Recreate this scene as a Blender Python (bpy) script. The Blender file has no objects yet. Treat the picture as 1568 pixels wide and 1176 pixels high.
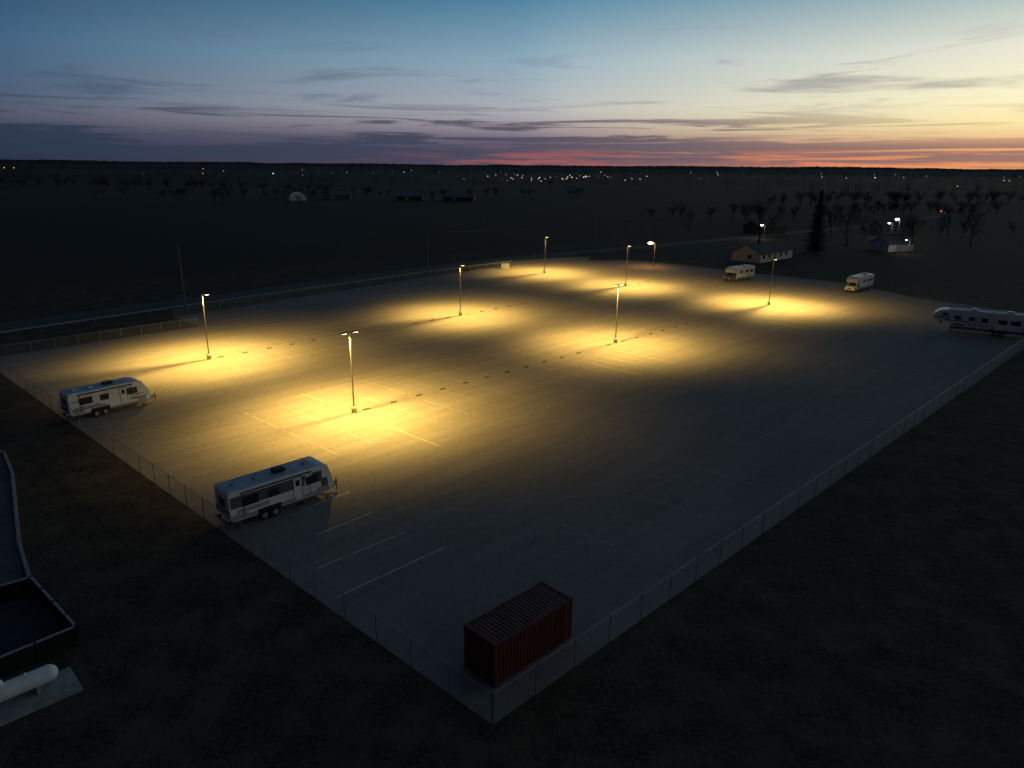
import bpy, bmesh, math, random
from mathutils import Vector, Matrix, noise
random.seed(7)
S=bpy.context.scene
S.view_settings.view_transform='Standard'
S.view_settings.look='None'
S.view_settings.exposure=0
COL=S.collection
def lin(c):
    return tuple(((x/255)/12.92 if x/255<=.04045 else ((x/255+.055)/1.055)**2.4) for x in c)+(1,)
# ---------------------------------------------------------------- node helper
class NT:
    def __init__(s,tree): s.t=tree; s.n=tree.nodes; s.l=tree.links
    def node(s,typ,**kw):
        n=s.n.new(typ)
        for k,v in kw.items(): setattr(n,k,v)
        return n
    def put(s,sock,v):
        if v is None: return
        if isinstance(v,bpy.types.NodeSocket): s.l.new(v,sock)
        else: sock.default_value=v
    def m(s,op,a=None,b=None,c=None,clamp=False):
        n=s.node('ShaderNodeMath',operation=op); n.use_clamp=clamp
        for i,v in enumerate((a,b,c)): s.put(n.inputs[i],v)
        return n.outputs[0]
    def mr(s,v,a,b,c=0.,d=1.,smooth=True):
        n=s.node('ShaderNodeMapRange'); n.interpolation_type='SMOOTHSTEP' if smooth else 'LINEAR'
        s.put(n.inputs[0],v)
        for i,x in enumerate((a,b,c,d)): s.put(n.inputs[i+1],x)
        return n.outputs[0]
    def mix(s,f,a,b,mode='MIX'):
        n=s.node('ShaderNodeMix',data_type='RGBA',blend_type=mode)
        s.put(n.inputs[0],f); s.put(n.inputs[6],a); s.put(n.inputs[7],b)
        return n.outputs[2]
    def ramp(s,f,pts):
        n=s.node('ShaderNodeValToRGB'); e=n.color_ramp.elements
        while len(e)<len(pts): e.new(.5)
        for i,(p,c) in enumerate(pts): e[i].position=p; e[i].color=c
        s.put(n.inputs[0],f); return n.outputs[0]
    def noise(s,vec,scale,detail=4,rough=.55,dist=0.):
        n=s.node('ShaderNodeTexNoise'); s.put(n.inputs['Vector'],vec)
        n.inputs['Scale'].default_value=scale; n.inputs['Detail'].default_value=detail
        n.inputs['Roughness'].default_value=rough; n.inputs['Distortion'].default_value=dist
        return n.outputs['Fac']
    def xyz(s,x,y,z=0.):
        n=s.node('ShaderNodeCombineXYZ')
        for i,v in enumerate((x,y,z)): s.put(n.inputs[i],v)
        return n.outputs[0]
def newmat(name):
    m=bpy.data.materials.new(name); m.use_nodes=True
    t=NT(m.node_tree); b=m.node_tree.nodes['Principled BSDF']
    return m,t,b
def pmat(name,col,rough=.6,var=.25,scale=3.,metal=0.,spec=.4,bump=0.,dirt=None):
    m,t,b=newmat(name)
    tc=t.node('ShaderNodeTexCoord').outputs['Object']
    n=t.noise(tc,scale,3)
    d=tuple(x*(1-var) for x in col[:3])+(1,)
    l=tuple(min(1,x*(1+var*.6)) for x in col[:3])+(1,)
    cc=t.mix(t.mr(n,.3,.7),d,l)
    if dirt:
        n2=t.noise(tc,1.3,4,.7)
        cc=t.mix(t.m('MULTIPLY',t.mr(n2,.5,.75),.5),cc,dirt)
    t.put(b.inputs['Base Color'],cc)
    b.inputs['Roughness'].default_value=rough; b.inputs['Metallic'].default_value=metal
    b.inputs['Specular IOR Level'].default_value=spec
    if bump:
        bn=t.node('ShaderNodeBump'); bn.inputs['Strength'].default_value=bump; bn.inputs['Distance'].default_value=.03
        t.put(bn.inputs['Height'],t.noise(tc,scale*6,3)); t.put(b.inputs['Normal'],bn.outputs[0])
    return m
def emat(name,col,st):
    m,t,b=newmat(name)
    b.inputs['Base Color'].default_value=(.5,.5,.5,1)
    b.inputs['Emission Color'].default_value=(*col,1); b.inputs['Emission Strength'].default_value=st
    m.cycles.emission_sampling='NONE'
    return m
# ---------------------------------------------------------------- mesh helper
def obj(name,bm,mats,parent=None,smooth=False):
    me=bpy.data.meshes.new(name); bm.normal_update(); bm.to_mesh(me); bm.free()
    for m in (mats if isinstance(mats,(list,tuple)) else [mats]): me.materials.append(m)
    if smooth:
        for p in me.polygons: p.use_smooth=True
    o=bpy.data.objects.new(name,me); COL.objects.link(o)
    if parent: o.parent=parent
    return o
def empty(name,loc=(0,0,0),rot=0.):
    e=bpy.data.objects.new(name,None); COL.objects.link(e); e.location=loc; e.rotation_euler=(0,0,rot); e.empty_display_size=.5
    return e
def bbox(bm,x0,x1,y0,y1,z0,z1,mi=0,rot=None):
    vs=[bm.verts.new((x,y,z)) for z in (z0,z1) for y in (y0,y1) for x in (x0,x1)]
    if rot is not None:
        for v in vs: v.co=rot@v.co
    for q in ((0,2,3,1),(4,5,7,6),(0,1,5,4),(2,6,7,3),(0,4,6,2),(1,3,7,5)):
        f=bm.faces.new([vs[i] for i in q]); f.material_index=mi
    return vs
def box(name,x0,x1,y0,y1,z0,z1,mat,parent=None,bev=0.):
    bm=bmesh.new(); bbox(bm,x0,x1,y0,y1,z0,z1)
    if bev: bmesh.ops.bevel(bm,geom=bm.edges[:],offset=bev,segments=2,affect='EDGES')
    return obj(name,bm,mat,parent)
def tube(bm,p0,p1,r0,r1,n=8,mi=0,cap=True):
    p0=Vector(p0);p1=Vector(p1);d=(p1-p0).normalized()
    a=d.orthogonal().normalized();b=d.cross(a)
    R=[]
    for p,r in((p0,r0),(p1,r1)):
        R.append([bm.verts.new(p+(a*math.cos(2*math.pi*i/n)+b*math.sin(2*math.pi*i/n))*r) for i in range(n)])
    for i in range(n):
        f=bm.faces.new((R[0][i],R[0][(i+1)%n],R[1][(i+1)%n],R[1][i])); f.material_index=mi
    if cap:
        f=bm.faces.new(R[0][::-1]);f.material_index=mi
        f=bm.faces.new(R[1]);f.material_index=mi
def prism(bm,prof,y0,y1,mi=0):
    a=[bm.verts.new((x,y0,z)) for x,z in prof]; b=[bm.verts.new((x,y1,z)) for x,z in prof]
    n=len(prof)
    for i in range(n): bm.faces.new((a[i],a[(i+1)%n],b[(i+1)%n],b[i])).material_index=mi
    bm.faces.new(a[::-1]).material_index=mi; bm.faces.new(b).material_index=mi
def sheet(name,pts,z,mat):
    bm=bmesh.new(); bm.faces.new([bm.verts.new((x,y,z)) for x,y in pts])
    bm.normal_update()
    for f in bm.faces[:]:
        if f.normal.z<0: f.normal_flip()
    bmesh.ops.triangulate(bm,faces=bm.faces[:])
    return obj(name,bm,mat)
# ================================================================= CAMERA
H=26.;p=math.radians(17.0);r=math.radians(0.5)
fw=Vector((0,math.cos(p),-math.sin(p)));rt0=Vector((1,0,0));up0=rt0.cross(fw)
rt=rt0*math.cos(r)+up0*math.sin(r);up=up0*math.cos(r)-rt0*math.sin(r)
cam=bpy.data.cameras.new('camera'); co=bpy.data.objects.new('camera',cam); COL.objects.link(co)
M=Matrix((rt,up,-fw)).transposed().to_4x4(); M.translation=(0,0,H); co.matrix_world=M
cam.sensor_width=36; cam.lens=36*1088/1568; cam.clip_start=.1; cam.clip_end=60000
S.camera=co
# ================================================================= SKY
W=bpy.data.worlds.new('World'); S.world=W; W.use_nodes=True
t=NT(W.node_tree); W.node_tree.nodes.clear(); W.cycles.sampling_method='MANUAL'; W.cycles.sample_map_resolution=256
tc=t.node('ShaderNodeTexCoord').outputs['Generated']
nrm=t.node('ShaderNodeVectorMath',operation='NORMALIZE'); t.put(nrm.inputs[0],tc)
sep=t.node('ShaderNodeSeparateXYZ'); t.put(sep.inputs[0],nrm.outputs[0])
X,Y,Z=sep.outputs
el=t.m('MULTIPLY',t.m('ARCSINE',Z),57.2958); az=t.m('MULTIPLY',t.m('ARCTAN2',X,Y),57.2958)
elp=t.m('MAXIMUM',el,0.)
def T(e): return math.sqrt(e/90)
tt=t.m('SQRT',t.m('DIVIDE',elp,90.))
def R(lst): return t.ramp(tt,[(T(e),lin(c)) for e,c in lst])
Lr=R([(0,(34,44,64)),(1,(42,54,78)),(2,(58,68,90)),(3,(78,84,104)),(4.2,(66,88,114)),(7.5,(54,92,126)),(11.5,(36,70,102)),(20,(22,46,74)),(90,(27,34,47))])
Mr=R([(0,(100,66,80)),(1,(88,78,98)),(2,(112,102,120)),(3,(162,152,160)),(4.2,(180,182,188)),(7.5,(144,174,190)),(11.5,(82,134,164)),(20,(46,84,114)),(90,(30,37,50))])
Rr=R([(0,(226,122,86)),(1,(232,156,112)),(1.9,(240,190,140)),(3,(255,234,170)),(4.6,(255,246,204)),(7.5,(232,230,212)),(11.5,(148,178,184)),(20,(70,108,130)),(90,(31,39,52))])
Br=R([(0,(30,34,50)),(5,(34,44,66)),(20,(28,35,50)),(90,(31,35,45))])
base=t.mix(t.mr(az,-36.,4.,smooth=False),Lr,Mr)
base=t.mix(t.mr(az,0.,33.,smooth=False),base,Rr)
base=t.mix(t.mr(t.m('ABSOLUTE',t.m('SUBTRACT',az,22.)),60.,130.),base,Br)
# thin high cirrus
n1=t.noise(t.xyz(t.m('MULTIPLY',az,.06),t.m('MULTIPLY',t.m('SUBTRACT',el,t.m('MULTIPLY',az,.02)),.62)),1.,5,.6,.6)
cir=t.m('MULTIPLY',t.m('MULTIPLY',t.mr(n1,.53,.68),t.mr(el,2.6,4.)),t.mr(el,10.5,6.5))
cc1=t.ramp(t.mr(az,-30.,36.,smooth=False),[(0,lin((66,88,112))),(.5,lin((112,122,142))),(1,lin((168,160,152)))])
base=t.mix(t.m('MULTIPLY',cir,.65),base,cc1)
# low stratus streaks
n2=t.noise(t.xyz(t.m('MULTIPLY',az,.06),t.m('MULTIPLY',el,1.5),3.3),1.,6,.62,.9)
edge=t.m('ADD',n2,t.mr(el,2.9,1.2,0.,.14))
msk=t.m('MULTIPLY',t.m('MULTIPLY',t.mr(el,5.2,2.6),t.mr(el,.1,.6,.35,1.)),t.m('SUBTRACT',1.,t.m('MULTIPLY',t.mr(az,8.,30.),t.mr(el,1.3,2.2,0.,.6))))
lowc=t.m('MULTIPLY',t.mr(edge,.51,.6),msk)
cc2=t.ramp(t.mr(az,-36.,36.,smooth=False),[(0,lin((42,56,76))),(.4,lin((64,69,90))),(.65,lin((98,90,104))),(1,lin((156,118,108)))])
base=t.mix(t.m('MULTIPLY',lowc,.9),base,cc2)
# afterglow slots under the deck
n3=t.noise(t.xyz(t.m('MULTIPLY',az,.11),t.m('MULTIPLY',el,2.6),9.1),1.,5,.6,.5)
slot=t.m('MULTIPLY',t.m('MULTIPLY',t.mr(n3,.46,.6),t.mr(el,1.6,.6)),t.mr(az,-16.,4.))
gc=t.ramp(t.mr(az,-15.,36.,smooth=False),[(0,lin((140,78,88))),(.45,lin((178,98,94))),(.75,lin((238,142,94))),(1,lin((255,180,106)))])
slot=t.m('MULTIPLY',slot,t.mr(t.m('ABSOLUTE',t.m('SUBTRACT',az,22.)),60.,110.,1.,0.))
base=t.mix(t.m('MULTIPLY',slot,.75),base,gc)
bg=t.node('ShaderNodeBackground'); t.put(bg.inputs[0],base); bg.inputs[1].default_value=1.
sk=t.node('ShaderNodeTexSky'); sk.sky_type='NISHITA'; sk.sun_disc=False
sk.sun_elevation=math.radians(-2.5); sk.sun_rotation=math.radians(48)
bg2=t.node('ShaderNodeBackground'); t.put(bg2.inputs[0],sk.outputs[0]); bg2.inputs[1].default_value=.005
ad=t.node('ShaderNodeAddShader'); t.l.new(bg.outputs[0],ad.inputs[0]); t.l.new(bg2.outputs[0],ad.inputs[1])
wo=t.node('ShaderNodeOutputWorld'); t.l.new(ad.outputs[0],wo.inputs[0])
sl=bpy.data.lights.new('sun','SUN'); sl.energy=.03; sl.angle=math.radians(12); sl.color=(1,.6,.4)
so=bpy.data.objects.new('sun',sl); COL.objects.link(so)
sd=Vector((math.sin(math.radians(48)),math.cos(math.radians(48)),math.tan(math.radians(4))))
so.rotation_euler=sd.to_track_quat('Z','Y').to_euler(); so.location=(200,200,40)
# ================================================================= MATERIALS
mField,t,b=newmat('field')
g=t.node('ShaderNodeNewGeometry').outputs['Position']
nA=t.noise(g,.012,3,.6); nB=t.noise(g,.35,5,.65); nC=t.noise(g,4.,2,.7)
vo=t.node('ShaderNodeTexVoronoi'); vo.inputs['Scale'].default_value=.0028; t.put(vo.inputs['Vector'],g)
c=t.mix(t.mr(nB,.35,.68),(.034,.024,.016,1),(.115,.077,.051,1))
c=t.mix(t.mr(nA,.4,.65),c,(.055,.041,.028,1))
sv=t.node('ShaderNodeSeparateColor'); t.put(sv.inputs[0],vo.outputs['Color'])
fcol=t.ramp(sv.outputs[0],[(0,(.4,.42,.42,1)),(.5,(.62,.6,.58,1)),(1,(.95,.9,.82,1))])
spf=t.node('ShaderNodeSeparateXYZ'); t.put(spf.inputs[0],g)
far=t.mr(spf.outputs[1],90.,230.)
c=t.mix(far,c,t.mix(1.,c,fcol,'MULTIPLY'))
c=t.mix(t.m('MULTIPLY',t.mr(nC,.42,.66),.5),c,(.14,.112,.084,1))
t.put(b.inputs['Base Color'],c); b.inputs['Roughness'].default_value=.95; b.inputs['Specular IOR Level'].default_value=.1
bn=t.node('ShaderNodeBump'); bn.inputs['Strength'].default_value=.6; bn.inputs['Distance'].default_value=.12
t.put(bn.inputs['Height'],t.noise(g,.9,2,.6)); t.put(b.inputs['Normal'],bn.outputs[0])
# gravel lot
mLot,t,b=newmat('gravel')
g=t.node('ShaderNodeNewGeometry').outputs['Position']
sp=t.node('ShaderNodeSeparateXYZ'); t.put(sp.inputs[0],g)
ua=t.m('MULTIPLY',t.m('ADD',sp.outputs[0],sp.outputs[1]),.7071); ub=t.m('MULTIPLY',t.m('SUBTRACT',sp.outputs[1],sp.outputs[0]),.7071)
st=t.noise(t.xyz(t.m('MULTIPLY',ua,.06),t.m('MULTIPLY',ub,.6)),1.,4,.6)
st2=t.noise(t.xyz(t.m('MULTIPLY',ub,.04),t.m('MULTIPLY',ua,.7),5.),1.,2,.6)
nA=t.noise(g,.05,3,.6); nC=t.noise(g,1.6,4,.7)
c=t.mix(t.mr(st,.3,.7),(.215,.18,.16,1),(.28,.236,.21,1))
c=t.mix(t.m('MULTIPLY',t.mr(st2,.5,.75),.25),c,(.19,.16,.14,1))
c=t.mix(t.m('MULTIPLY',t.mr(nA,.38,.66),.45),c,(.19,.16,.14,1))
c=t.mix(t.m('MULTIPLY',t.mr(nC,.4,.72),.35),c,(.34,.29,.25,1))
t.put(b.inputs['Base Color'],c); b.inputs['Roughness'].default_value=.92; b.inputs['Specular IOR Level'].default_value=.15
bn=t.node('ShaderNodeBump'); bn.inputs['Strength'].default_value=.45; bn.inputs['Distance'].default_value=.06
t.put(bn.inputs['Height'],t.noise(g,2.2,2,.7)); t.put(b.inputs['Normal'],bn.outputs[0])
def paint(name,col,wear):
    m,t,b=newmat(name)
    g=t.node('ShaderNodeNewGeometry').outputs['Position']
    n=t.noise(g,1.1,5,.7); a=t.mr(n,wear-.08,wear+.08)
    b.inputs['Base Color'].default_value=(*col,1); b.inputs['Roughness'].default_value=.7
    t.put(b.inputs['Alpha'],t.m('SUBTRACT',1.,a))
    return m
mLine=paint('line_paint',(.66,.64,.56),.62)
mLineW=paint('line_paint_worn',(.42,.38,.3),.58)
mYel=paint('line_paint_yellow',(.62,.5,.16),.62)
mGalv=pmat('galvanised',(.3,.31,.32),.5,.2,4,.6)
mPole=pmat('pole_metal',(.2,.19,.17),.5,.2,4,.3)
mDark=pmat('dark_metal',(.03,.03,.032),.5,.2,5,.4)
mConc=pmat('concrete',(.33,.32,.3),.85,.25,2,bump=.3)
mConcD=pmat('concrete_stop',(.1,.085,.06),.9,.3,5)
mWood=pmat('weathered_wood',(.15,.13,.11),.85,.3,3)
mAsph=pmat('asphalt',(.055,.055,.057),.9,.3,.8,bump=.3)
mWhite=pmat('rv_white',(.8,.78,.74),.35,.06,1.2,dirt=(.56,.51,.44,1))
mRoof=pmat('rv_roof_membrane',(.42,.48,.54),.6,.15,1.4,dirt=(.3,.3,.3,1))
mGrey=pmat('rv_grey',(.11,.11,.115),.35,.15,2)
mGreyL=pmat('rv_light_grey',(.36,.36,.37),.35,.12,2)
mBlk=pmat('rv_black',(.015,.015,.016),.4,.2,3)
mRed=pmat('tail_light',(.3,.02,.02),.3,.1,3)
mGlass=pmat('window_glass',(.02,.022,.027),.08,.1,1,spec=.8)
mTyre=pmat('tyre',(.018,.018,.018),.9,.2,6)
mRim=pmat('wheel_rim',(.45,.45,.45),.35,.1,6,.6)
mLens=emat('lamp_lens',(1,.72,.3),25)
mTank=pmat('tank_white',(.74,.76,.76),.4,.08,2,dirt=(.5,.48,.44,1))
mBark=pmat('bark',(.04,.033,.027),.95,.3,1)
mNeedle=pmat('needles',(.012,.02,.013),.9,.4,1)
mScrub=pmat('distant_tree_bark',(.02,.018,.017),1.,.4,.05)
mWall=pmat('siding_white',(.55,.55,.53),.7,.1,2)
mShing=pmat('roof_shingles',(.09,.09,.095),.9,.3,1.2,bump=.3)
mMetalR=pmat('barn_metal',(.12,.13,.13),.5,.2,.5)
mBarn=pmat('barn_siding',(.06,.055,.05),.8,.2,.5)
mHill=pmat('hill',(.014,.014,.014),1.,.4,.003)
# ================================================================= GROUND
ks=[0,15,30,60,100,150,220,320,500,800,1300,2200,4000,7000,12000,20000]
ax=[-k for k in ks[:0:-1]]+ks
bm=bmesh.new(); gv=[[bm.verts.new((x,y+60,0)) for x in ax] for y in ax]
for j in range(len(ax)-1):
    for i in range(len(ax)-1): bm.faces.new((gv[j][i],gv[j][i+1],gv[j+1][i+1],gv[j+1][i]))
obj('ground',bm,mField)
bm=bmesh.new()
for rad,hh,seed in((4200,26,1.),(6500,44,5.),(9500,64,9.)):
    prev=None
    for i in range(0,901):
        a=math.radians(-75+150*i/900)
        n=noise.noise(Vector((a*6,seed,0)))*.5+noise.noise(Vector((a*30,seed,2)))*.25+noise.noise(Vector((a*190,seed,4)))*.16+noise.noise(Vector((a*420,seed,4)))*.09
        h=max(4,hh*(.78+n*.6))
        x,y=math.sin(a),math.cos(a)
        q=[bm.verts.new((x*(rad-300),y*(rad-300),.0)),bm.verts.new((x*rad,y*rad,h)),bm.verts.new((x*(rad+500),y*(rad+500),0))]
        if prev:
            for k in(0,1): bm.faces.new((prev[k],q[k],q[k+1],prev[k+1]))
        prev=q
obj('hills',bm,mHill)
# lot
C=Vector((-.8,28.2));dR=Vector((.713,.701)).normalized();dL=Vector((-.738,.675)).normalized()
lot=[(-.8,28.2),(103,130),(98,135),(86,150),(80,170),(64,184),(37,210),(21.6,209),(8,203),(-1,197),(-23,171.5),(-60,123.5),(-52.5,116.4),(-73.1,94.4)]
sheet('gravel_lot',lot,.02,mLot)
A_=Vector((.7071,.7071)); B_=Vector((-.745,.667)).normalized()
def strip(bm,p0,p1,w,z):
    p0=Vector(p0);p1=Vector(p1);d=(p1-p0).normalized();n=Vector((-d.y,d.x))*w/2
    f=bm.faces.new([bm.verts.new((q.x,q.y,z)) for q in(p0-n,p1-n,p1+n,p0+n)])
def lines(name,segs,w,z,mat):
    bm=bmesh.new()
    for a,b in segs: strip(bm,a,b,w,z)
    return obj(name,bm,mat)
lines('parking_lines',[((-14.3,46.6),(-10.8,50.3)),((-13.,42.1),(-7.8,47.2)),((-11.,38.7),(-4.6,45.1)),((-16.5,50.6),(-13.4,53.9))],.11,.034,mLine)
PB=Vector((-17.3,73.7));PA=Vector((-42.2,95.6));PD=Vector((16,107.4));PG=Vector((51.2,140.6));PC=Vector((-9.5,127.5));PE=Vector((25.9,162.8));PF=Vector((8.1,182.7))
segs=[]
for k in range(-2,24):
    q=PB+A_*(k*4.1)
    segs.append((q+B_*8.5,q-B_*.0)); segs.append((q-B_*.6,q-B_*9))
for k in range(0,20):
    q=PA+A_*(k*4.1); segs.append((q+B_*6,q-B_*7.5))
for k in range(7,20):
    q=C+dL*(7+k*4.2)+A_*4.5; segs.append((q,q+A_*6.5))
for k in range(2,28):
    q=C+dR*(10+k*4.2)+B_*4.5; segs.append((q,q+B_*7.5))
lines('parking_lines',segs,.075,.026,mLineW)
lines('parking_lines',[((-25,80.3),(-7,64.2)),(PA+B_*4,PA-B_*6),((10,96),(17,89.3)),((13,99.),(20,92.3)),((16,102),(23,95.3)),((43,126),(50,119.5)),((46,129),(53,122.5))],.1,.03,mYel)
# wheel stops
bm=bmesh.new()
def stop(q,d):
    q=Vector((q.x,q.y));rot=Matrix.Translation((q.x,q.y,.02))@Matrix.Rotation(math.atan2(d.y,d.x),4,'Z')
    vs=[(-.42,-.08,0),(.42,-.08,0),(.42,.08,0),(-.42,.08,0),(-.38,-.05,.11),(.38,-.05,.11),(.38,.05,.11),(-.38,.05,.11)]
    v=[bm.verts.new(rot@Vector(a)) for a in vs]
    for f in((0,1,5,4),(1,2,6,5),(2,3,7,6),(3,0,4,7),(4,5,6,7)): bm.faces.new([v[i] for i in f])
for k in range(0,20):
    if k in(11,): continue
    stop(PB+A_*(1.6+k*3.65),A_)
for k in range(0,5): stop(PA+A_*(1.6+k*3.65),A_)
for k in range(0,5): stop(PC+A_*(1.6+k*3.65),A_)
for k in range(0,3): stop(PC-A_*(3+k*3.65),A_)
for k in range(0,3): stop(PE+A_*(1.6+k*3.65),A_)
obj('wheel_stops',bm,mConcD)
# ================================================================= LIGHT POLES
def lamp(loc,double,en,ang=45.,h=9.1):
    e=empty('street_lamp',(loc.x,loc.y,.02),math.radians(ang))
    bm=bmesh.new(); tube(bm,(0,0,0),(0,0,.8),.3,.3,20); obj('concrete_base',bm,mConc,e,True)
    bm=bmesh.new(); bbox(bm,-.17,.17,-.17,.17,.8,.84); tube(bm,(0,0,.84),(0,0,h),.085,.06,12); tube(bm,(0,0,h),(0,0,h+.06),.07,.05,12)
    for sx in((1,-1) if double else (1,)): bbox(bm,*( (.05,.38) if sx>0 else (-.38,-.05)),-.03,.03,h-.12,h-.04)
    obj('pole',bm,mPole,e)
    for sx in((1,-1) if double else (1,)):
        bm=bmesh.new(); x0,x1=sorted((sx*.38,sx*.98)); bbox(bm,x0,x1,-.17,.17,h-.14,h-.04); bmesh.ops.bevel(bm,geom=bm.edges[:],offset=.02,segments=1,affect='EDGES')
        for i in range(5): bbox(bm,x0+.06+i*.1,x0+.08+i*.1,-.13,.13,h-.045,h-.01)
        obj('head',bm,mDark,e)
        bm=bmesh.new(); bbox(bm,x0+.06,x1-.06,-.13,.13,h-.16,h-.138); obj('lens',bm,mLens,e)
    for sx in(1,-1):
        L=bpy.data.lights.new('led','SPOT'); L.energy=en*(1. if sx>0 else 1.2); L.color=(1,.68,.15)
        L.spot_size=math.radians(172 if sx>0 else 142); L.spot_blend=.7; L.shadow_soft_size=.12
        L.use_nodes=True; lt=NT(L.node_tree); em=[n for n in L.node_tree.nodes if n.type=='EMISSION'][0]
        gi=lt.node('ShaderNodeNewGeometry').outputs['Incoming']; s2=lt.node('ShaderNodeSeparateXYZ'); lt.put(s2.inputs[0],gi)
        cz=lt.m('MAXIMUM',lt.m('ABSOLUTE',s2.outputs[2]),.25)
        fac=lt.m('POWER',cz,-2.1)
        fac=lt.m('MULTIPLY',fac,lt.mr(lt.m('ABSOLUTE',s2.outputs[2]),.18,.7))
        lt.put(em.inputs['Strength'],fac)
        o=bpy.data.objects.new('led',L); COL.objects.link(o); o.parent=e
        o.location=((sx*.68) if (double or sx>0) else .5,0,h-.22); o.rotation_euler=(0,math.radians(-22 if sx>0 else 9),0)
for q,d,en in((PA,False,10200),(PB,True,10600),(PC,False,8400),(PD,True,8800),(PE,False,8800),(PF,False,8000),(PG,False,11500)):
    lamp(q,d,en)
# utility poles with wires
def upole(x,y,h):
    e=empty('utility_pole',(x,y,0),math.radians(50))
    bm=bmesh.new(); tube(bm,(0,0,0),(0,0,h),.17,.11,10); obj('shaft',bm,mWood,e)
    bm=bmesh.new(); bbox(bm,-.06,.06,-1.1,1.1,h-.7,h-.58)
    for yy in(-1,-.4,.4,1): tube(bm,(0,yy,h-.58),(0,yy,h-.4),.05,.04,6)
    obj('crossarm',bm,mWood,e)
    return Vector((x,y,h-.45))
tops=[upole(-61.9,132.6,11.5),upole(-20.6,173.2,11.7),upole(25.3,220.3,11.2)]
tops=[tops[0]+(tops[0]-tops[1])*1.,]+tops+[tops[2]+Vector((46,47,0))]
bm=bmesh.new()
for a,b in zip(tops,tops[1:]):
    for off_ in(-.8,0,.8):
        o=Vector((off_*.75,-off_*.66,0));pv=None
        for i in range(13):
            f=i/12;q=a.lerp(b,f)+o-Vector((0,0,1.3*4*f*(1-f)))
            if pv is not None: tube(bm,pv,q,.012,.012,3,cap=False)
            pv=q
obj('power_lines',bm,mDark)
# ================================================================= FENCE
mFence,t,b=newmat('chain_link')
uv=t.node('ShaderNodeTexCoord').outputs['UV']; sp=t.node('ShaderNodeSeparateXYZ'); t.put(sp.inputs[0],uv)
f1=t.m('FRACT',t.m('DIVIDE',t.m('ADD',sp.outputs[0],sp.outputs[1]),.075)); f2=t.m('FRACT',t.m('DIVIDE',t.m('SUBTRACT',sp.outputs[0],sp.outputs[1]),.075))
a=t.m('MAXIMUM',t.m('LESS_THAN',f1,.05),t.m('LESS_THAN',f2,.05))
b.inputs['Base Color'].default_value=(.33,.34,.35,1); b.inputs['Roughness'].default_value=.5; b.inputs['Metallic'].default_value=.4
t.put(b.inputs['Alpha'],a)
def fence(pts,h=1.83,step=3.05):
    e=empty('chain_link_fence',(pts[0][0],pts[0][1],0)); o0=Vector(pts[0])
    bp=bmesh.new(); bf=bmesh.new(); ul=bf.loops.layers.uv.new('UVMap'); s=0
    for a,b in zip(pts,pts[1:]):
        a=Vector(a)-o0;b=Vector(b)-o0;L=(b-a).length;n=max(1,round(L/step));d=(b-a)/n
        for i in range(n+1):
            q=a+d*i; tube(bp,(q.x,q.y,0),(q.x,q.y,h+.05),.035 if 0<i<n else .05,.035 if 0<i<n else .05,6)
        tube(bp,(a.x,a.y,h),(b.x,b.y,h),.024,.024,6)
        vs=[bf.verts.new((a.x,a.y,.05)),bf.verts.new((b.x,b.y,.05)),bf.verts.new((b.x,b.y,h)),bf.verts.new((a.x,a.y,h))]
        f=bf.faces.new(vs)
        for l,u in zip(f.loops,((s,0),(s+L,0),(s+L,h),(s,h))): l[ul].uv=u
        s+=L
    obj('posts_and_rail',bp,mGalv,e); obj('mesh_fabric',bf,mFence,e)
fence([(-.8,28.2),(103,130)])
fence([(-.8,28.2),(-73.1,94.4)])
fence([(-73.1,94.4),(-52.5,116.4),(-60,123.5)],1.5)
fence([(-60,123.5),(-23,171.5),(-1,197)],1.3)
fence([(103,130),(86,150)])
# ================================================================= ROAD BEYOND
def off(pts,d):
    out=[]
    for i,q in enumerate(pts):
        a=Vector(pts[max(0,i-1)]);b=Vector(pts[min(len(pts)-1,i+1)]);n=(b-a).normalized();out.append((q[0]-n.y*d,q[1]+n.x*d))
    return out
rd=[(-150,18),(-108,72),(-81.6,110.3),(-66,130),(-25.5,179),(0,206),(24,226),(70,262),(150,330),(300,470)]
sheet('road',off(rd,1.)+off(rd,8.)[::-1],.02,mAsph)
bm=bmesh.new()
kl=rd[:6]; a0=off(kl,0.);a1=off(kl,.5)
for i in range(len(kl)-1):
    vs=[(a0[i],0),(a0[i+1],0),(a0[i+1],.14),(a0[i],.14),(a1[i],0),(a1[i+1],0),(a1[i+1],.14),(a1[i],.14)]
    v=[bm.verts.new((q[0],q[1],z)) for q,z in vs]
    for f in((0,1,2,3),(3,2,6,7),(5,4,7,6)): bm.faces.new([v[j] for j in f])
obj('kerb',bm,mConc)
sheet('access_drive',[(-1,197.3),(8,203.3),(21.6,209.3),(24,219),(14,216),(-4,204)],.014,mLot)
box('utility_cabinet',-3.2,-1.,190,191.3,0,1.3,mGreyL,None,.05)
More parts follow.
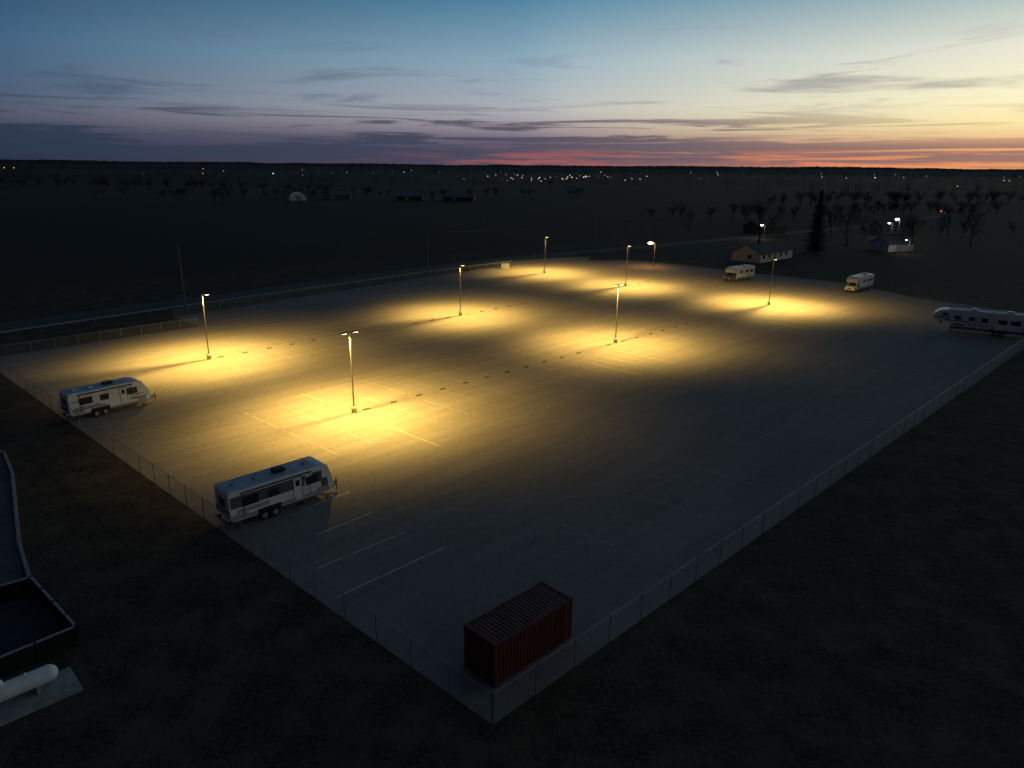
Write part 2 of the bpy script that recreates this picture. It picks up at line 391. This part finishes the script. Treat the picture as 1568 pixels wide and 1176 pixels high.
# ================================================================= VEHICLES
def wheel(bm,x,y,r,w):
    s=1 if y>0 else -1
    tube(bm,(x,y-s*w,r),(x,y,r),r,r,20,0); tube(bm,(x,y,r),(x,y+s*.02,r),r*.58,r*.5,14,1)
def side_panel(bm,side,W,x0,x1,z0,z1,mi,th=.012,sk=0.):
    y=side*W/2
    a=[(x0,z0),(x1,z0),(x1+sk,z1),(x0+sk,z1)]
    y0,y1=sorted((y,y+side*th)); prism(bm,a,y0,y1,mi)
def bev_y(bm,o):
    bmesh.ops.bevel(bm,geom=[ed for ed in bm.edges if abs(ed.verts[0].co.y-ed.verts[1].co.y)<.01],offset=o,segments=2,affect='EDGES')
def trailer(name,loc,ang,L,style):
    e=empty(name,(loc[0],loc[1],.02),math.radians(ang)); W=2.44; zb=.62; zt=3.0
    k=.55 if style==1 else 1.
    prof=[(0,zb+.25),(.25,zb),(L-.15,zb),(L-.02,zb+.35),(L+.02,zb+.8),(L-.18*k,zb+1.35),(L-.75*k,zt-.12),(L-1.15*k,zt),(.12,zt),(0,zt-.15)]
    bm=bmesh.new(); prism(bm,prof,-W/2,W/2); bev_y(bm,.05)
    obj('body',bm,mWhite,e)
    bm=bmesh.new(); bbox(bm,.18,L-1.2,-W/2+.08,W/2-.08,zt+.0,zt+.025); obj('roof',bm,mRoof,e)
    bm=bmesh.new(); bbox(bm,L*.48,L*.48+.95,-.38,.38,zt+.025,zt+.32); bmesh.ops.bevel(bm,geom=bm.edges[:],offset=.07,segments=2,affect='EDGES'); obj('air_conditioner',bm,mBlk,e)
    bm=bmesh.new()
    for x in(.9,L*.3,L*.78): bbox(bm,x,x+.38,-.2,.2,zt+.025,zt+.14,0)
    tube(bm,(L*.36,.6,zt),(L*.36,.6,zt+.2),.05,.05,8,0); tube(bm,(L*.65,-.7,zt),(L*.65,-.7,zt+.25),.05,.04,8,0)
    obj('roof_vents',bm,mWhite if style==2 else mGreyL,e)
    bm=bmesh.new()
    for s in(-1,1):
        if style==1:
            side_panel(bm,s,W,.12,L-.95,1.7,2.6,0); side_panel(bm,s,W,.08,L-.35,.72,.98,1)
            side_panel(bm,s,W,L-2.7,L-2.2,1.0,2.62,4,.018,.35); side_panel(bm,s,W,L-1.0,L-.42,.95,1.9,0,.02,-.1)
            side_panel(bm,s,W,.5,3.0,1.2,1.5,1,.014,.15)
        else:
            side_panel(bm,s,W,.2,L*.42,1.15,1.26,2,.014,.1); side_panel(bm,s,W,.4,L*.36,1.36,1.44,2,.014,.1)
            side_panel(bm,s,W,.25,2.2,2.05,2.14,0,.014,.0); side_panel(bm,s,W,L-2.2,L-.7,1.1,1.25,2,.014,.5)
            side_panel(bm,s,W,L-1.9,L-.9,1.5,1.6,0,.014,.35); side_panel(bm,s,W,.1,L-.3,.68,.8,1,.014)
        wins=[(1.05,2.25,1.7,2.35),(3.1,3.9,1.75,2.3),(L-2.35,L-1.35,1.75,2.35)] if s<0 else [(1.,2.,1.7,2.3),(4.,5.2,1.7,2.3)]
        for x0,x1,z0,z1 in wins:
            side_panel(bm,s,W,x0-.05,x1+.05,z0-.05,z1+.05,2,.022); side_panel(bm,s,W,x0,x1,z0,z1,3,.028)
        if s<0:
            xd=L*.6 if style==1 else L*.62
            side_panel(bm,s,W,xd-.04,xd+.72,.75,2.62,2,.023); side_panel(bm,s,W,xd,xd+.68,.79,2.58,4,.03)
            side_panel(bm,s,W,xd+.16,xd+.52,1.9,2.4,3,.036); bbox(bm,xd+.05,xd+.63,-W/2-.35,-W/2,.4,.45,2)
            tube(bm,(.9,-W/2-.07,2.78),(L*.78,-W/2-.07,2.78),.06,.06,8,2)
            for xx in(1.1,L*.76): tube(bm,(xx,-W/2-.05,2.75),(xx,-W/2-.05,1.0),.02,.02,6,2)
        side_panel(bm,s,W,L*.36-.95,L*.36+.95,zb+.0,zb+.42,2,.016)
        side_panel(bm,s,W,.3,1.4,.85,1.15,1,.02)
        side_panel(bm,s,W,L-1.4,L-.5,.8,1.2,1,.024)
    bbox(bm,-.03,-.002,-.55,.55,1.7,2.3,3); bbox(bm,-.02,0.,-.6,.6,1.65,2.35,2)
    if style==1: bbox(bm,-.012,0,-1.1,1.1,1.15,1.5,0)
    else: bbox(bm,-.014,0,-1.1,1.1,1.1,1.4,2)
    for s in(-1,1): bbox(bm,-.035,-.002,s*1.05-.08,s*1.05+.08,1.0,1.2,5)
    bbox(bm,-.18,-.06,-1.1,1.1,.5,.6,2)
    obj('trim_and_windows',bm,[mGrey,mGreyL,mBlk,mGlass,mWhite,mRed],e)
    bm=bmesh.new()
    for s in(-1,1):
        for x in(L*.36-.45,L*.36+.42): wheel(bm,x,s*(W/2+.02),.36,.24)
    obj('wheels',bm,[mTyre,mRim],e)
    bm=bmesh.new(); bbox(bm,0,L-.1,-.9,-.8,.45,.62); bbox(bm,0,L-.1,.8,.9,.45,.62)
    tube(bm,(L-.1,.85,.53),(L+1.1,0,.53),.06,.06,6); tube(bm,(L-.1,-.85,.53),(L+1.1,0,.53),.06,.06,6); tube(bm,(L+1.,0,.0),(L+1.,0,.95),.04,.04,8)
    for x in (.6,L-.8):
        for s in(-.95,.95): tube(bm,(x,s,0),(x,s,.5),.03,.03,6)
    obj('chassis',bm,mDark,e)
    bm=bmesh.new()
    for s in(-.2,.2): tube(bm,(L+.45,s,.58),(L+.45,s,1.1),.15,.15,12)
    obj('gas_bottles',bm,mWhite,e,True)
trailer('travel_trailer',(-21.5,47.9),45,8.6,1)
trailer('travel_trailer',(-46.9,70.5),50,8.2,2)
def fifth(loc,ang):
    L=14.2;W=2.5;zb=.75;zt=3.75
    e=empty('fifth_wheel_trailer',(loc[0],loc[1],.02),math.radians(ang))
    prof=[(0,zb),(L-2.6,zb),(L-2.5,1.75),(L-.25,1.85),(L+.05,2.2),(L-.1,2.9),(L-.7,3.5),(L-1.4,zt-.1),(L-2.,zt),(.1,zt),(0,zt-.15)]
    bm=bmesh.new(); prism(bm,prof,-W/2,W/2); bev_y(bm,.06); obj('body',bm,mWhite,e)
    bm=bmesh.new(); bbox(bm,.2,L-2.1,-W/2+.1,W/2-.1,zt,zt+.03); obj('roof',bm,mRoof,e)
    bm=bmesh.new()
    for x in(3.,8.): bbox(bm,x,x+.9,-.38,.38,zt+.03,zt+.32)
    for x in(1.5,5.5): bbox(bm,x,x+.4,-.2,.2,zt+.03,zt+.15)
    obj('air_conditioners',bm,mWhite,e)
    bm=bmesh.new()
    for s in(-1,1):
        side_panel(bm,s,W,.1,L-2.7,.8,1.05,0,.014); side_panel(bm,s,W,.4,5.5,1.25,1.4,2,.014,.6); side_panel(bm,s,W,5.6,9.,1.5,1.62,0,.014,.9)
        side_panel(bm,s,W,8.8,12.2,1.9,2.06,2,.014,.6); side_panel(bm,s,W,L-2.4,L-.4,2.3,2.5,0,.014,-.1)
        side_panel(bm,s,W,9.4,11.,1.2,1.5,0,.014,.5)
        side_panel(bm,s,W,1.6,5.4,1.08,3.3,4,.35); y=s*(W/2+.35)
        for x0,x1 in((2.,3.3),(3.8,5.)):
            y0,y1=sorted((y,y+s*.02)); prism(bm,[(x0,2.1),(x1,2.1),(x1,2.8),(x0,2.8)],y0,y1,3)
        for x0,x1,z0,z1 in((6.4,7.3,2.1,2.8),(8.3,9.1,2.2,2.8),(10.2,11.2,2.2,2.8),(L-2.2,L-1.3,2.7,3.1)): side_panel(bm,s,W,x0,x1,z0,z1,3,.022)
        side_panel(bm,s,W,7.45,8.1,.9,2.9,2,.02); side_panel(bm,s,W,7.5,8.05,.95,2.85,4,.028)
        side_panel(bm,s,W,3.4,5.8,zb,1.06,2,.02)
    bbox(bm,-.02,0,-.7,.7,2,2.8,3)
    obj('trim_and_windows',bm,[mGrey,mGreyL,mBlk,mGlass,mWhite],e)
    bm=bmesh.new()
    for s in(-1,1):
        for x in(4.1,5.1): wheel(bm,x,s*(W/2+.03),.4,.26)
    obj('wheels',bm,[mTyre,mRim],e)
    bm=bmesh.new(); bbox(bm,0,L-2.6,-.9,.9,.55,.74); tube(bm,(L-1.2,0,1.1),(L-1.2,0,1.85),.12,.15,8)
    for s in(-1,1): tube(bm,(L-2.8,s*1.,0),(L-2.8,s*1.,.8),.06,.06,6); tube(bm,(1.,s*.9,0),(1.,s*.9,.6),.04,.04,6)
    obj('chassis',bm,mDark,e)
fifth((84.2,112.6),150)
def motorhome(loc,ang,dark,L):
    W=2.45;zt=3.35
    e=empty('motorhome',(loc[0],loc[1],.02),math.radians(ang))
    prof=[(0,.55),(L-2.3,.55),(L-2.3,2.05),(L-.9,2.15),(L-.75,2.5),(L-1.0,3.05),(L-1.7,zt),(.1,zt),(0,zt-.12)]
    bm=bmesh.new(); prism(bm,prof,-W/2,W/2); bev_y(bm,.06); obj('body',bm,mWhite,e)
    cabm=mGrey if dark else mWhite
    cw=1.0
    bm=bmesh.new(); prism(bm,[(L-2.3,.5),(L+.1,.45),(L+.15,.95),(L-.0,1.2),(L-.95,1.32),(L-1.55,2.04),(L-2.3,2.04)],-cw,cw); bmesh.ops.bevel(bm,geom=bm.edges[:],offset=.05,segments=2,affect='EDGES'); obj('cab',bm,cabm,e)
    bm=bmesh.new()
    w=[(L-.98,1.36),(L-1.5,2.0)]; n=Vector((.64,.52))*.03
    q=[bm.verts.new(v) for v in((w[0][0]+n.x,-.88,w[0][1]+n.y),(w[0][0]+n.x,.88,w[0][1]+n.y),(w[1][0]+n.x,.8,w[1][1]+n.y),(w[1][0]+n.x,-.8,w[1][1]+n.y))]; bm.faces.new(q).material_index=3
    for s in(-1,1):
        y0,y1=sorted((s*cw,s*(cw+.015))); prism(bm,[(L-2.1,1.35),(L-1.15,1.35),(L-1.55,1.92),(L-2.1,1.92)],y0,y1,3)
        side_panel(bm,s,W,.1,L-2.4,.6,.95,0,.014); side_panel(bm,s,W,.5,3.4,1.25,1.4,2,.014,.5); side_panel(bm,s,W,L-2.2,L-1.,2.3,2.42,0,.014)
        for x0,x1 in((.8,1.8),(2.6,3.6),(5.1,5.8)): side_panel(bm,s,W,x0,x1,1.9,2.55,3,.02)
        side_panel(bm,s,W,4.05,4.7,.8,2.65,2,.02); side_panel(bm,s,W,4.1,4.65,.85,2.6,4,.028)
        bbox(bm,L+.12,L+.17,s*.7-.15,s*.7+.15,.75,.95,1)
        y0,y1=sorted((s*1.05,s*1.3)); bbox(bm,L-1.35,L-1.2,y0,y1,1.35,1.7,2)
    bbox(bm,L+.14,L+.18,-.45,.45,.7,1.0,2); bbox(bm,L+.1,L+.25,-.95,.95,.42,.6,2)
    obj('trim_and_windows',bm,[mGrey,mGreyL,mBlk,mGlass,mWhite],e)
    bm=bmesh.new(); bbox(bm,2.,2.9,-.38,.38,zt,zt+.3); bbox(bm,4.5,4.9,-.2,.2,zt,zt+.13); obj('air_conditioner',bm,mWhite,e)
    bm=bmesh.new()
    for s in(-1,1):
        wheel(bm,L-.85,s*1.03,.4,.26); wheel(bm,1.9,s*(W/2+.02),.4,.4)
    obj('wheels',bm,[mTyre,mRim],e)
motorhome((58.6,176.),217,True,9.2)
motorhome((81.6,163.3),224,False,10.2)
# ================================================================= CONTAINER
e=empty('shipping_container',(-.75,30.75,.02),math.radians(44.6))
mCont=pmat('container_red',(.12,.024,.02),.6,.3,1.5,dirt=(.06,.028,.02,1))
Lc,Wc,Hc=6.06,2.44,2.59
def corr(length,pitch,dep):
    out=[];s=0
    while s<length-pitch*.99:
        out+= [(s,0),(s+pitch*.3,0),(s+pitch*.5,-dep),(s+pitch*.8,-dep)];s+=pitch
    out.append((length,0)); return out
bm=bmesh.new()
def wallc(P,n,z0,z1):
    v=[(bm.verts.new(P(s,o,z0)),bm.verts.new(P(s,o,z1))) for s,o in n]
    for a,b in zip(v,v[1:]): bm.faces.new((a[0],b[0],b[1],a[1]))
pr=corr(Lc-.3,.262,.045); pe=corr(Wc-.3,.238,.045)
wallc(lambda s,o,z:(.15+s,.03-o,z),pr,.16,Hc-.1)
wallc(lambda s,o,z:(.15+s,Wc-.03+o,z),pr,.16,Hc-.1)
wallc(lambda s,o,z:(.03-o,.15+s,z),pe,.16,Hc-.1)
v=[(bm.verts.new((.15+s,.1,Hc-.03+o*.6)),bm.verts.new((.15+s,Wc-.1,Hc-.03+o*.6))) for s,o in pr]
for a,b2 in zip(v,v[1:]): bm.faces.new((a[0],b2[0],b2[1],a[1]))
obj('corrugated_panels',bm,mCont,e)
bm=bmesh.new()
for x in(0,Lc-.15):
    for y in(0,Wc-.15): bbox(bm,x,x+.15,y,y+.15,0.,Hc)
for y in(.003,Wc-.103): bbox(bm,.15,Lc-.15,y,y+.1,.0,.16); bbox(bm,.15,Lc-.15,y,y+.1,Hc-.11,Hc-.01)
for x in(.003,Lc-.103): bbox(bm,x,x+.1,.15,Wc-.15,.0,.16); bbox(bm,x,x+.1,.15,Wc-.15,Hc-.12,Hc-.005)
obj('frame',bm,mCont,e)
bm=bmesh.new(); bbox(bm,Lc-.08,Lc-.03,.15,Wc-.15,.16,Hc-.12)
for y in(.5,.95,1.45,1.9): tube(bm,(Lc+.0,y,.1),(Lc+.0,y,Hc-.1),.02,.02,6)
obj('doors',bm,mCont,e)
bm=bmesh.new()
for x in(-.004,Lc-.17):
    for y in(-.004,Wc-.156):
        for z in(0.,Hc-.11): bbox(bm,x,x+.175,y,y+.16,z-.002 if z else .001,z+.115)
obj('corner_castings',bm,mCont,e)
# ================================================================= TANK, PAD, YARD
e=empty('propane_tank',(-23.45,30.9,0),math.radians(225))
bm=bmesh.new(); rr=.44;Lt=5.0;prof=[]
for i in range(9):
    a=math.pi/2*i/8; prof.append((rr-rr*math.cos(a),rr*math.sin(a)))
prof+= [(Lt-x,z) for x,z in prof[::-1]]
rings=[]
for x,z in prof:
    z=max(z,.001); rings.append([bm.verts.new((x,z*math.cos(2*math.pi*k/28),.85+z*math.sin(2*math.pi*k/28))) for k in range(28)])
for a,b2 in zip(rings,rings[1:]):
    for k in range(28): bm.faces.new((a[k],a[(k+1)%28],b2[(k+1)%28],b2[k]))
obj('shell',bm,mTank,e,True)
bm=bmesh.new(); tube(bm,(Lt/2,0,1.25),(Lt/2,0,1.5),.2,.18,16); tube(bm,(1.4,0,1.25),(1.4,0,1.4),.05,.05,8); obj('valve_dome',bm,mTank,e,True)
bm=bmesh.new()
for x in(.9,Lt-1.1): bbox(bm,x,x+.2,-.38,.38,.16,.6)
obj('saddles',bm,mConc,e)
e2=empty('concrete_pad',(-22.35,31.45,0),math.radians(225)); box('slab',.5,6.4,-1.25,1.05,0,.15,mConc,e2,.02)
yp=[(-75,75),(-47.3,61.4),(-43.6,57.),(-35.,45.),(-30,38.9),(-60,20),(-90,40)]
sheet('pavement',yp,.03,pmat('yard_asphalt',(.085,.082,.08),.9,.3,.6,bump=.3))
bm=bmesh.new()
for a,b2 in zip(yp[:5],yp[1:5]):
    a=Vector(a);b2=Vector(b2);d=(b2-a).normalized();n=Vector((-d.y,d.x))*.12
    vs=[a-n,b2-n,b2+n,a+n]
    lo=[bm.verts.new((q.x,q.y,0)) for q in vs]; hi=[bm.verts.new((q.x,q.y,.17)) for q in vs]
    for i in range(4): bm.faces.new((lo[i],lo[(i+1)%4],hi[(i+1)%4],hi[i]))
    bm.faces.new(hi)
obj('kerb',bm,mConc)
e=empty('dark_enclosure_wall',(-30,38.9,0))
bm=bmesh.new()
pts=[(-36,34.),(-30,38.9),(-24.3,34.),(-28.5,29.3)]
for a,b2 in zip(pts,pts[1:]):
    a=Vector(a)-Vector((-30,38.9));b2=Vector(b2)-Vector((-30,38.9));d=(b2-a);L=d.length;ang=math.atan2(d.y,d.x)
    rot=Matrix.Translation((a.x,a.y,0))@Matrix.Rotation(ang,4,'Z')
    bbox(bm,.06,L-.06,-.05,.05,0,1.2,0,rot); bbox(bm,.06,L-.06,-.07,.07,1.2,1.25,1,rot)
    for k in range(int(L/2)+1): bbox(bm,k*2-.05,k*2+.05,-.09,.09,0,1.3,0,rot)
obj('boards',bm,[mBlk,mGreyL],e)
sheet('pavement',[(-30,38.7),(-24.4,34),(-28.6,29.4),(-36,34)],.034,mAsph)
# ================================================================= HOUSES
def house(name,loc,ang,L,Wd,hw,hr,wall,roof,wins=True,door=True):
    e=empty(name,(loc[0],loc[1],0),math.radians(ang))
    bm=bmesh.new(); vs=[(0,0),(Wd,0),(Wd,hw),(Wd/2,hr),(0,hw)]
    a=[bm.verts.new((0,y,z)) for y,z in vs]; b2=[bm.verts.new((L,y,z)) for y,z in vs]
    bm.faces.new(a[::-1]); bm.faces.new(b2)
    bm.faces.new((a[0],a[1],b2[1],b2[0])); bm.faces.new((a[1],a[2],b2[2],b2[1])); bm.faces.new((b2[0],b2[4],a[4],a[0]))
    obj('walls',bm,wall,e)
    bm=bmesh.new(); sl=(hr-hw)/(Wd/2)
    for s in(0,1):
        yo=-.5 if s==0 else Wd+.5; zo=hw-.5*sl
        z=.02
        v=[bm.verts.new(q) for q in((-.4,yo,zo+z),(L+.4,yo,zo+z),(L+.4,Wd/2,hr+z),(-.4,Wd/2,hr+z),(-.4,yo,zo+z+.16),(L+.4,yo,zo+z+.16),(L+.4,Wd/2,hr+z+.16),(-.4,Wd/2,hr+z+.16))]
        for f in((0,3,2,1),(4,5,6,7),(0,1,5,4),(1,2,6,5),(3,0,4,7)): bm.faces.new([v[i] for i in f])
    obj('roof',bm,roof,e)
    if wins:
        bm=bmesh.new()
        for k in range(int(L//3.6)):
            x=1.6+k*3.6
            if door and k==2: continue
            bbox(bm,x-.08,x+1.28,-.05,.0,1.0-.08,2.2+.08,1); bbox(bm,x,x+1.2,-.07,-.05,1.0,2.2,0)
        bbox(bm,-.05,0,Wd*.3-.08,Wd*.3+1.28,.92,2.28,1); bbox(bm,-.07,-.05,Wd*.3,Wd*.3+1.2,1.,2.2,0)
        obj('windows',bm,[mGlass,mWhite],e)
    if door: box('door',8.8,9.8,-.06,0,.1,2.15,mGrey,e)
    else: box('roll_up_door',L*.3,L*.3+3.,-.05,0,.05,2.2,mGreyL,e)
    return e
h=house('ranch_house',(71,206),45,21,9,2.6,4.9,mWall,mShing)
box('chimney',8,8.8,4.6,5.4,4.3,5.9,mBarn,h)
house('garage',(124,238),20,11,8,2.6,4.6,mWall,mShing,False,False)
house('ranch_house',(104,306),30,16,9,2.6,4.8,mBarn,mShing)
house('farm_house',(156,306),10,14,9,3.,5.6,mMetalR,mShing)
house('barn',(-152,583),10,22,12,3.4,6,mMetalR,mMetalR,False,False)
house('barn',(-92,580),0,20,12,3,5.4,mBarn,mMetalR,False,False)
house('barn',(-55,575),-10,24,10,3,5.2,mBarn,mMetalR,False,False)
e=empty('dome_shed',(-163,556,0),math.radians(20))
bm=bmesh.new();n=16
ra=[bm.verts.new((6*math.cos(math.pi*i/n),0,6*math.sin(math.pi*i/n))) for i in range(n+1)]
rb=[bm.verts.new((6*math.cos(math.pi*i/n),18,6*math.sin(math.pi*i/n))) for i in range(n+1)]
for i in range(n): bm.faces.new((ra[i],ra[i+1],rb[i+1],rb[i]))
bm.faces.new(ra);bm.faces.new(rb[::-1])
obj('shell',bm,mTank,e); box('door',-1.8,1.8,-.06,0,0,3.6,mGreyL,e)
# ================================================================= TREES
def low_tree(seed):
    rnd=random.Random(seed); bm=bmesh.new()
    def br(p,d,L,r,dep):
        n=3 if dep<3 else 2; q=p;pts=[p]
        for i in range(n):
            d=(d+Vector((rnd.uniform(-1,1),rnd.uniform(-1,1),rnd.uniform(-.2,.8)))*.2).normalized(); q=q+d*L/n; pts.append(q)
        for i in range(n): tube(bm,pts[i],pts[i+1],r*(1-.6*i/n),r*(1-.6*(i+1)/n),3,cap=False)
        if dep>=4: return
        for j in range((6,5,5,4)[dep]):
            f=rnd.uniform(.2,1.);i=min(n-1,int(f*n));b0=pts[i].lerp(pts[i+1],f*n-i)
            o=Matrix.Rotation(rnd.uniform(0,6.28),3,d)@d.orthogonal().normalized(); tl=rnd.uniform(.4,1.)
            nd=d*math.cos(tl)+o*math.sin(tl); nd.z+=.15; br(b0,nd.normalized(),L*rnd.uniform(.5,.72),max(.022,r*.5),dep+1)
    br(Vector((0,0,0)),Vector((0,0,1)),6,.2,0)
    me=bpy.data.meshes.new('tree_line_tree'); bm.to_mesh(me); bm.free(); me.materials.append(mBark)
    k=12/max(v.co.z for v in me.vertices)
    for v in me.vertices: v.co*=k
    return me
lows=[low_tree(i) for i in(3,14,25,36)]
def bare_mesh(seed,h):
    rnd=random.Random(seed); bm=bmesh.new()
    def br(p,d,L,r,dep):
        n=4 if dep<2 else 3; segs=4 if dep<2 else (3 if dep<4 else 2)
        pts=[p];q=p;dd=d
        for i in range(segs):
            dd=(dd+Vector((rnd.uniform(-1,1),rnd.uniform(-1,1),rnd.uniform(-.3,.9)))*.16).normalized(); q=q+dd*L/segs; pts.append(q)
        for i in range(segs): tube(bm,pts[i],pts[i+1],r*(1-.65*i/segs),r*(1-.65*(i+1)/segs),6 if dep==0 else n,cap=False)
        if dep>=5: return
        k=[6,5,5,4,3][dep]
        for j in range(k):
            f=rnd.uniform(.35 if dep==0 else .25,1.); i=min(segs-1,int(f*segs)); base=pts[i].lerp(pts[i+1],f*segs-i)
            az=rnd.uniform(0,6.28); tilt=rnd.uniform(.4,.95)
            o=dd.orthogonal().normalized(); o=Matrix.Rotation(az,3,dd)@o
            nd=(dd*math.cos(tilt)+o*math.sin(tilt)).normalized(); nd.z+=.12; nd.normalize()
            br(base,nd,L*rnd.uniform(.5,.72),max(.012,r*.45),dep+1)
    br(Vector((0,0,0)),Vector((0,0,1)),h*.5,h*.016,0)
    me=bpy.data.meshes.new('bare_tree'); bm.to_mesh(me); bm.free(); me.materials.append(mBark)
    zm=max(v.co.z for v in me.vertices)
    return me,h/zm
bms=[bare_mesh(s,18) for s in(11,23,37)]
tp=[(88,258,20),(118,255,17),(142,256,14),(166,262,17),(180,300,15),(128,292,13),(75,310,11),
    (-191,479,15),(-205,500,13),(-60,545,11),(-235,520,12),(208,335,16)]
for i,(x,y,hh) in enumerate(tp):
    me,k=bms[i%3]; o=bpy.data.objects.new('bare_tree',me); COL.objects.link(o); o.location=(x,y,0); s=hh/18*k; o.scale=(s,s,s); o.rotation_euler=(0,0,i*1.7)
bm=bmesh.new(); rnd=random.Random(5); tube(bm,(0,0,0),(0,0,19.5),.32,.04,8,0)
for i in range(5200):
    z=1.+18.8*rnd.random()**1.25; rmax=4.9*(1-(z/20.2))**.75*(.78+.22*math.sin(z*3.1)); a=rnd.uniform(0,6.28); rr=rmax*rnd.uniform(.3,1.05)
    lump=1+.25*noise.noise(Vector((math.cos(a)*2,math.sin(a)*2,z*.5)))
    c0=Vector((math.cos(a)*rr*lump,math.sin(a)*rr*lump,z-rr*.18)); d=Vector((math.cos(a),math.sin(a),-.35)).normalized(); sd_=Vector((-math.sin(a),math.cos(a),rnd.uniform(-.3,.3)))
    l=rnd.uniform(.5,1.0);w=rnd.uniform(.12,.28)
    bm.faces.new([bm.verts.new(c0-d*l*.5+sd_*w),bm.verts.new(c0-d*l*.5-sd_*w),bm.verts.new(c0+d*l*.5)]).material_index=1
obj('conifer_tree',bm,[mBark,mNeedle]).location=(98,234,0)
# distant tree belts
bm=bmesh.new(); rnd=random.Random(9)
def clump(x,y,h,dens=70):
    tube(bm,(x,y,0),(x,y,h*.6),h*.014,h*.006,3,cap=False)
    w=h*rnd.uniform(.28,.42)
    for i in range(dens):
        u=rnd.uniform(-1,1);v=rnd.uniform(-1,1);z=h*rnd.uniform(.12,1.)
        k=math.sqrt(max(0,1-((z/h-.55)/.5)**2)); c0=Vector((x+u*w*k,y+v*w*k,z)); s=h*rnd.uniform(.05,.12)
        d=Vector((u*.6+rnd.uniform(-.4,.4),v*.6+rnd.uniform(-.4,.4),rnd.uniform(.3,1.))).normalized(); sd_=Vector((rnd.uniform(-1,1),rnd.uniform(-1,1),0))*h*.012
        bm.faces.new([bm.verts.new(c0-d*s-sd_),bm.verts.new(c0-d*s+sd_),bm.verts.new(c0+d*s)])
def belt(x0,y0,x1,y1,n,h0,h1,jit=8,dens=70):
    for i in range(n):
        f=rnd.random(); clump(x0+(x1-x0)*f+rnd.uniform(-jit,jit),y0+(y1-y0)*f+rnd.uniform(-jit,jit),rnd.uniform(h0,h1),dens)
belt(-900,1250,-150,1150,120,10,16,25,50)
belt(-100,1100,500,1200,80,9,15,30,50)
belt(-1800,2200,1800,2300,340,12,20,60,40); belt(-2600,3200,2600,3200,420,16,24,120,36); belt(250,900,900,1000,80,10,16,30,50)
belt(-3600,4000,3800,4100,460,18,26,160,30)
obj('distant_trees',bm,mScrub)
e=empty('tree_line',(0,0,0))
def grove(x0,y0,x1,y1,n,h0,h1,jit=8):
    for i in range(n):
        f=rnd.random(); o=bpy.data.objects.new('tree',lows[rnd.randrange(4)]); COL.objects.link(o); o.parent=e
        o.location=(x0+(x1-x0)*f+rnd.uniform(-jit,jit),y0+(y1-y0)*f+rnd.uniform(-jit,jit),0); k=rnd.uniform(h0,h1)/12; o.scale=(k*rnd.uniform(.9,1.3),k,k); o.rotation_euler=(0,0,rnd.uniform(0,6.28))
grove(130,285,225,300,5,6,9); grove(80,385,260,430,18,7,11,14); grove(260,340,330,420,10,8,12,12); grove(-330,560,-120,600,14,7,10,12); grove(-200,600,-20,615,18,7,10,8)
grove(170,520,420,620,36,10,14,16); grove(-40,640,60,660,10,8,11); grove(180,440,300,450,12,8,12,12); grove(-330,760,-120,640,20,9,13,12); grove(-620,820,-330,760,36,10,14,14)
# ================================================================= DISTANT LIGHTS
def glow(name,lst,mat):
    bm=bmesh.new()
    for x,y,z,rad in lst:
        tube(bm,(x,y,0),(x,y,z-rad),.06,.06,4,1)
        bmesh.ops.create_icosphere(bm,subdivisions=1,radius=rad,matrix=Matrix.Translation((x,y,z)))
    return obj(name,bm,[mat,mDark])
mW=emat('town_lamp_warm',(1,.72,.42),2.2);mWw=emat('town_lamp_white',(.95,.95,1.),4.);mO=emat('town_lamp_orange',(1,.42,.12),3.);mR=emat('town_lamp_red',(1,.1,.04),2.)
rnd=random.Random(3); l=[]
for i in range(44):
    y=rnd.uniform(1000,1700); az_=math.radians(rnd.gauss(3.,3.4)); l.append((y*math.tan(az_),y,rnd.uniform(7,10),y*.00045*rnd.uniform(.4,1.2)))
for i in range(34):
    y=rnd.uniform(1300,3400); az_=math.radians(rnd.uniform(-36,38)); l.append((y*math.tan(az_),y,rnd.uniform(7,10),y*.0004*rnd.uniform(.4,1.1)))
glow('distant_town_lights',l,mW)
glow('distant_town_lights',[(y*math.tan(math.radians(a)),y,9,y*.00045) for y,a in((1300,4.5),(1250,2.),(1350,5.4),(1500,-18),(1700,26))],mWw)
glow('distant_town_lights',[(y*math.tan(math.radians(a)),y,8,y*.0005) for y,a in((2600,-34.5),(2600,-34.),(2650,-35),(900,31),(1500,33.5))],mO)
glow('distant_town_lights',[(186,318,9,.35),(190,322,8,.2)],mR)
def yard(name,x,y,z,col,en,rad,mat):
    e=empty(name,(x,y,0)); bm=bmesh.new(); tube(bm,(0,0,0),(0,0,z+.3),.12,.09,8); tube(bm,(0,0,z+.25),(-1.,0,z+.35),.04,.04,6); bbox(bm,-1.55,-.9,-.16,.16,z+.3,z+.42); obj('pole',bm,mWood,e)
    bm=bmesh.new(); bmesh.ops.create_icosphere(bm,subdivisions=2,radius=rad,matrix=Matrix.Translation((-1.25,0,z+.28))@Matrix.Diagonal((1.5,1,.6,1))); obj('globe',bm,mat,e)
    L=bpy.data.lights.new('lamp','POINT'); L.energy=en; L.color=col; L.shadow_soft_size=.2; o=bpy.data.objects.new('lamp',L); COL.objects.link(o); o.parent=e; o.location=(-1.25,0,z-.35)
mO2=emat('sodium_globe',(1,.6,.28),14.); mW2=emat('white_globe',(1,.97,.9),14.)
yard('roadside_lamp',38.6,196,6.2,(1,.5,.15),900,.5,mO2)
yard('yard_lamp',97,280,5,(1,.7,.4),500,.4,mW2)
yard('yard_lamp',154,290,7,(1,.97,.9),500,.55,mW2)
yard('yard_lamp',147,282,6,(1,.97,.9),200,.35,mW2)
yard('yard_lamp',128,233,4.2,(1,.95,.85),180,.2,mW2)
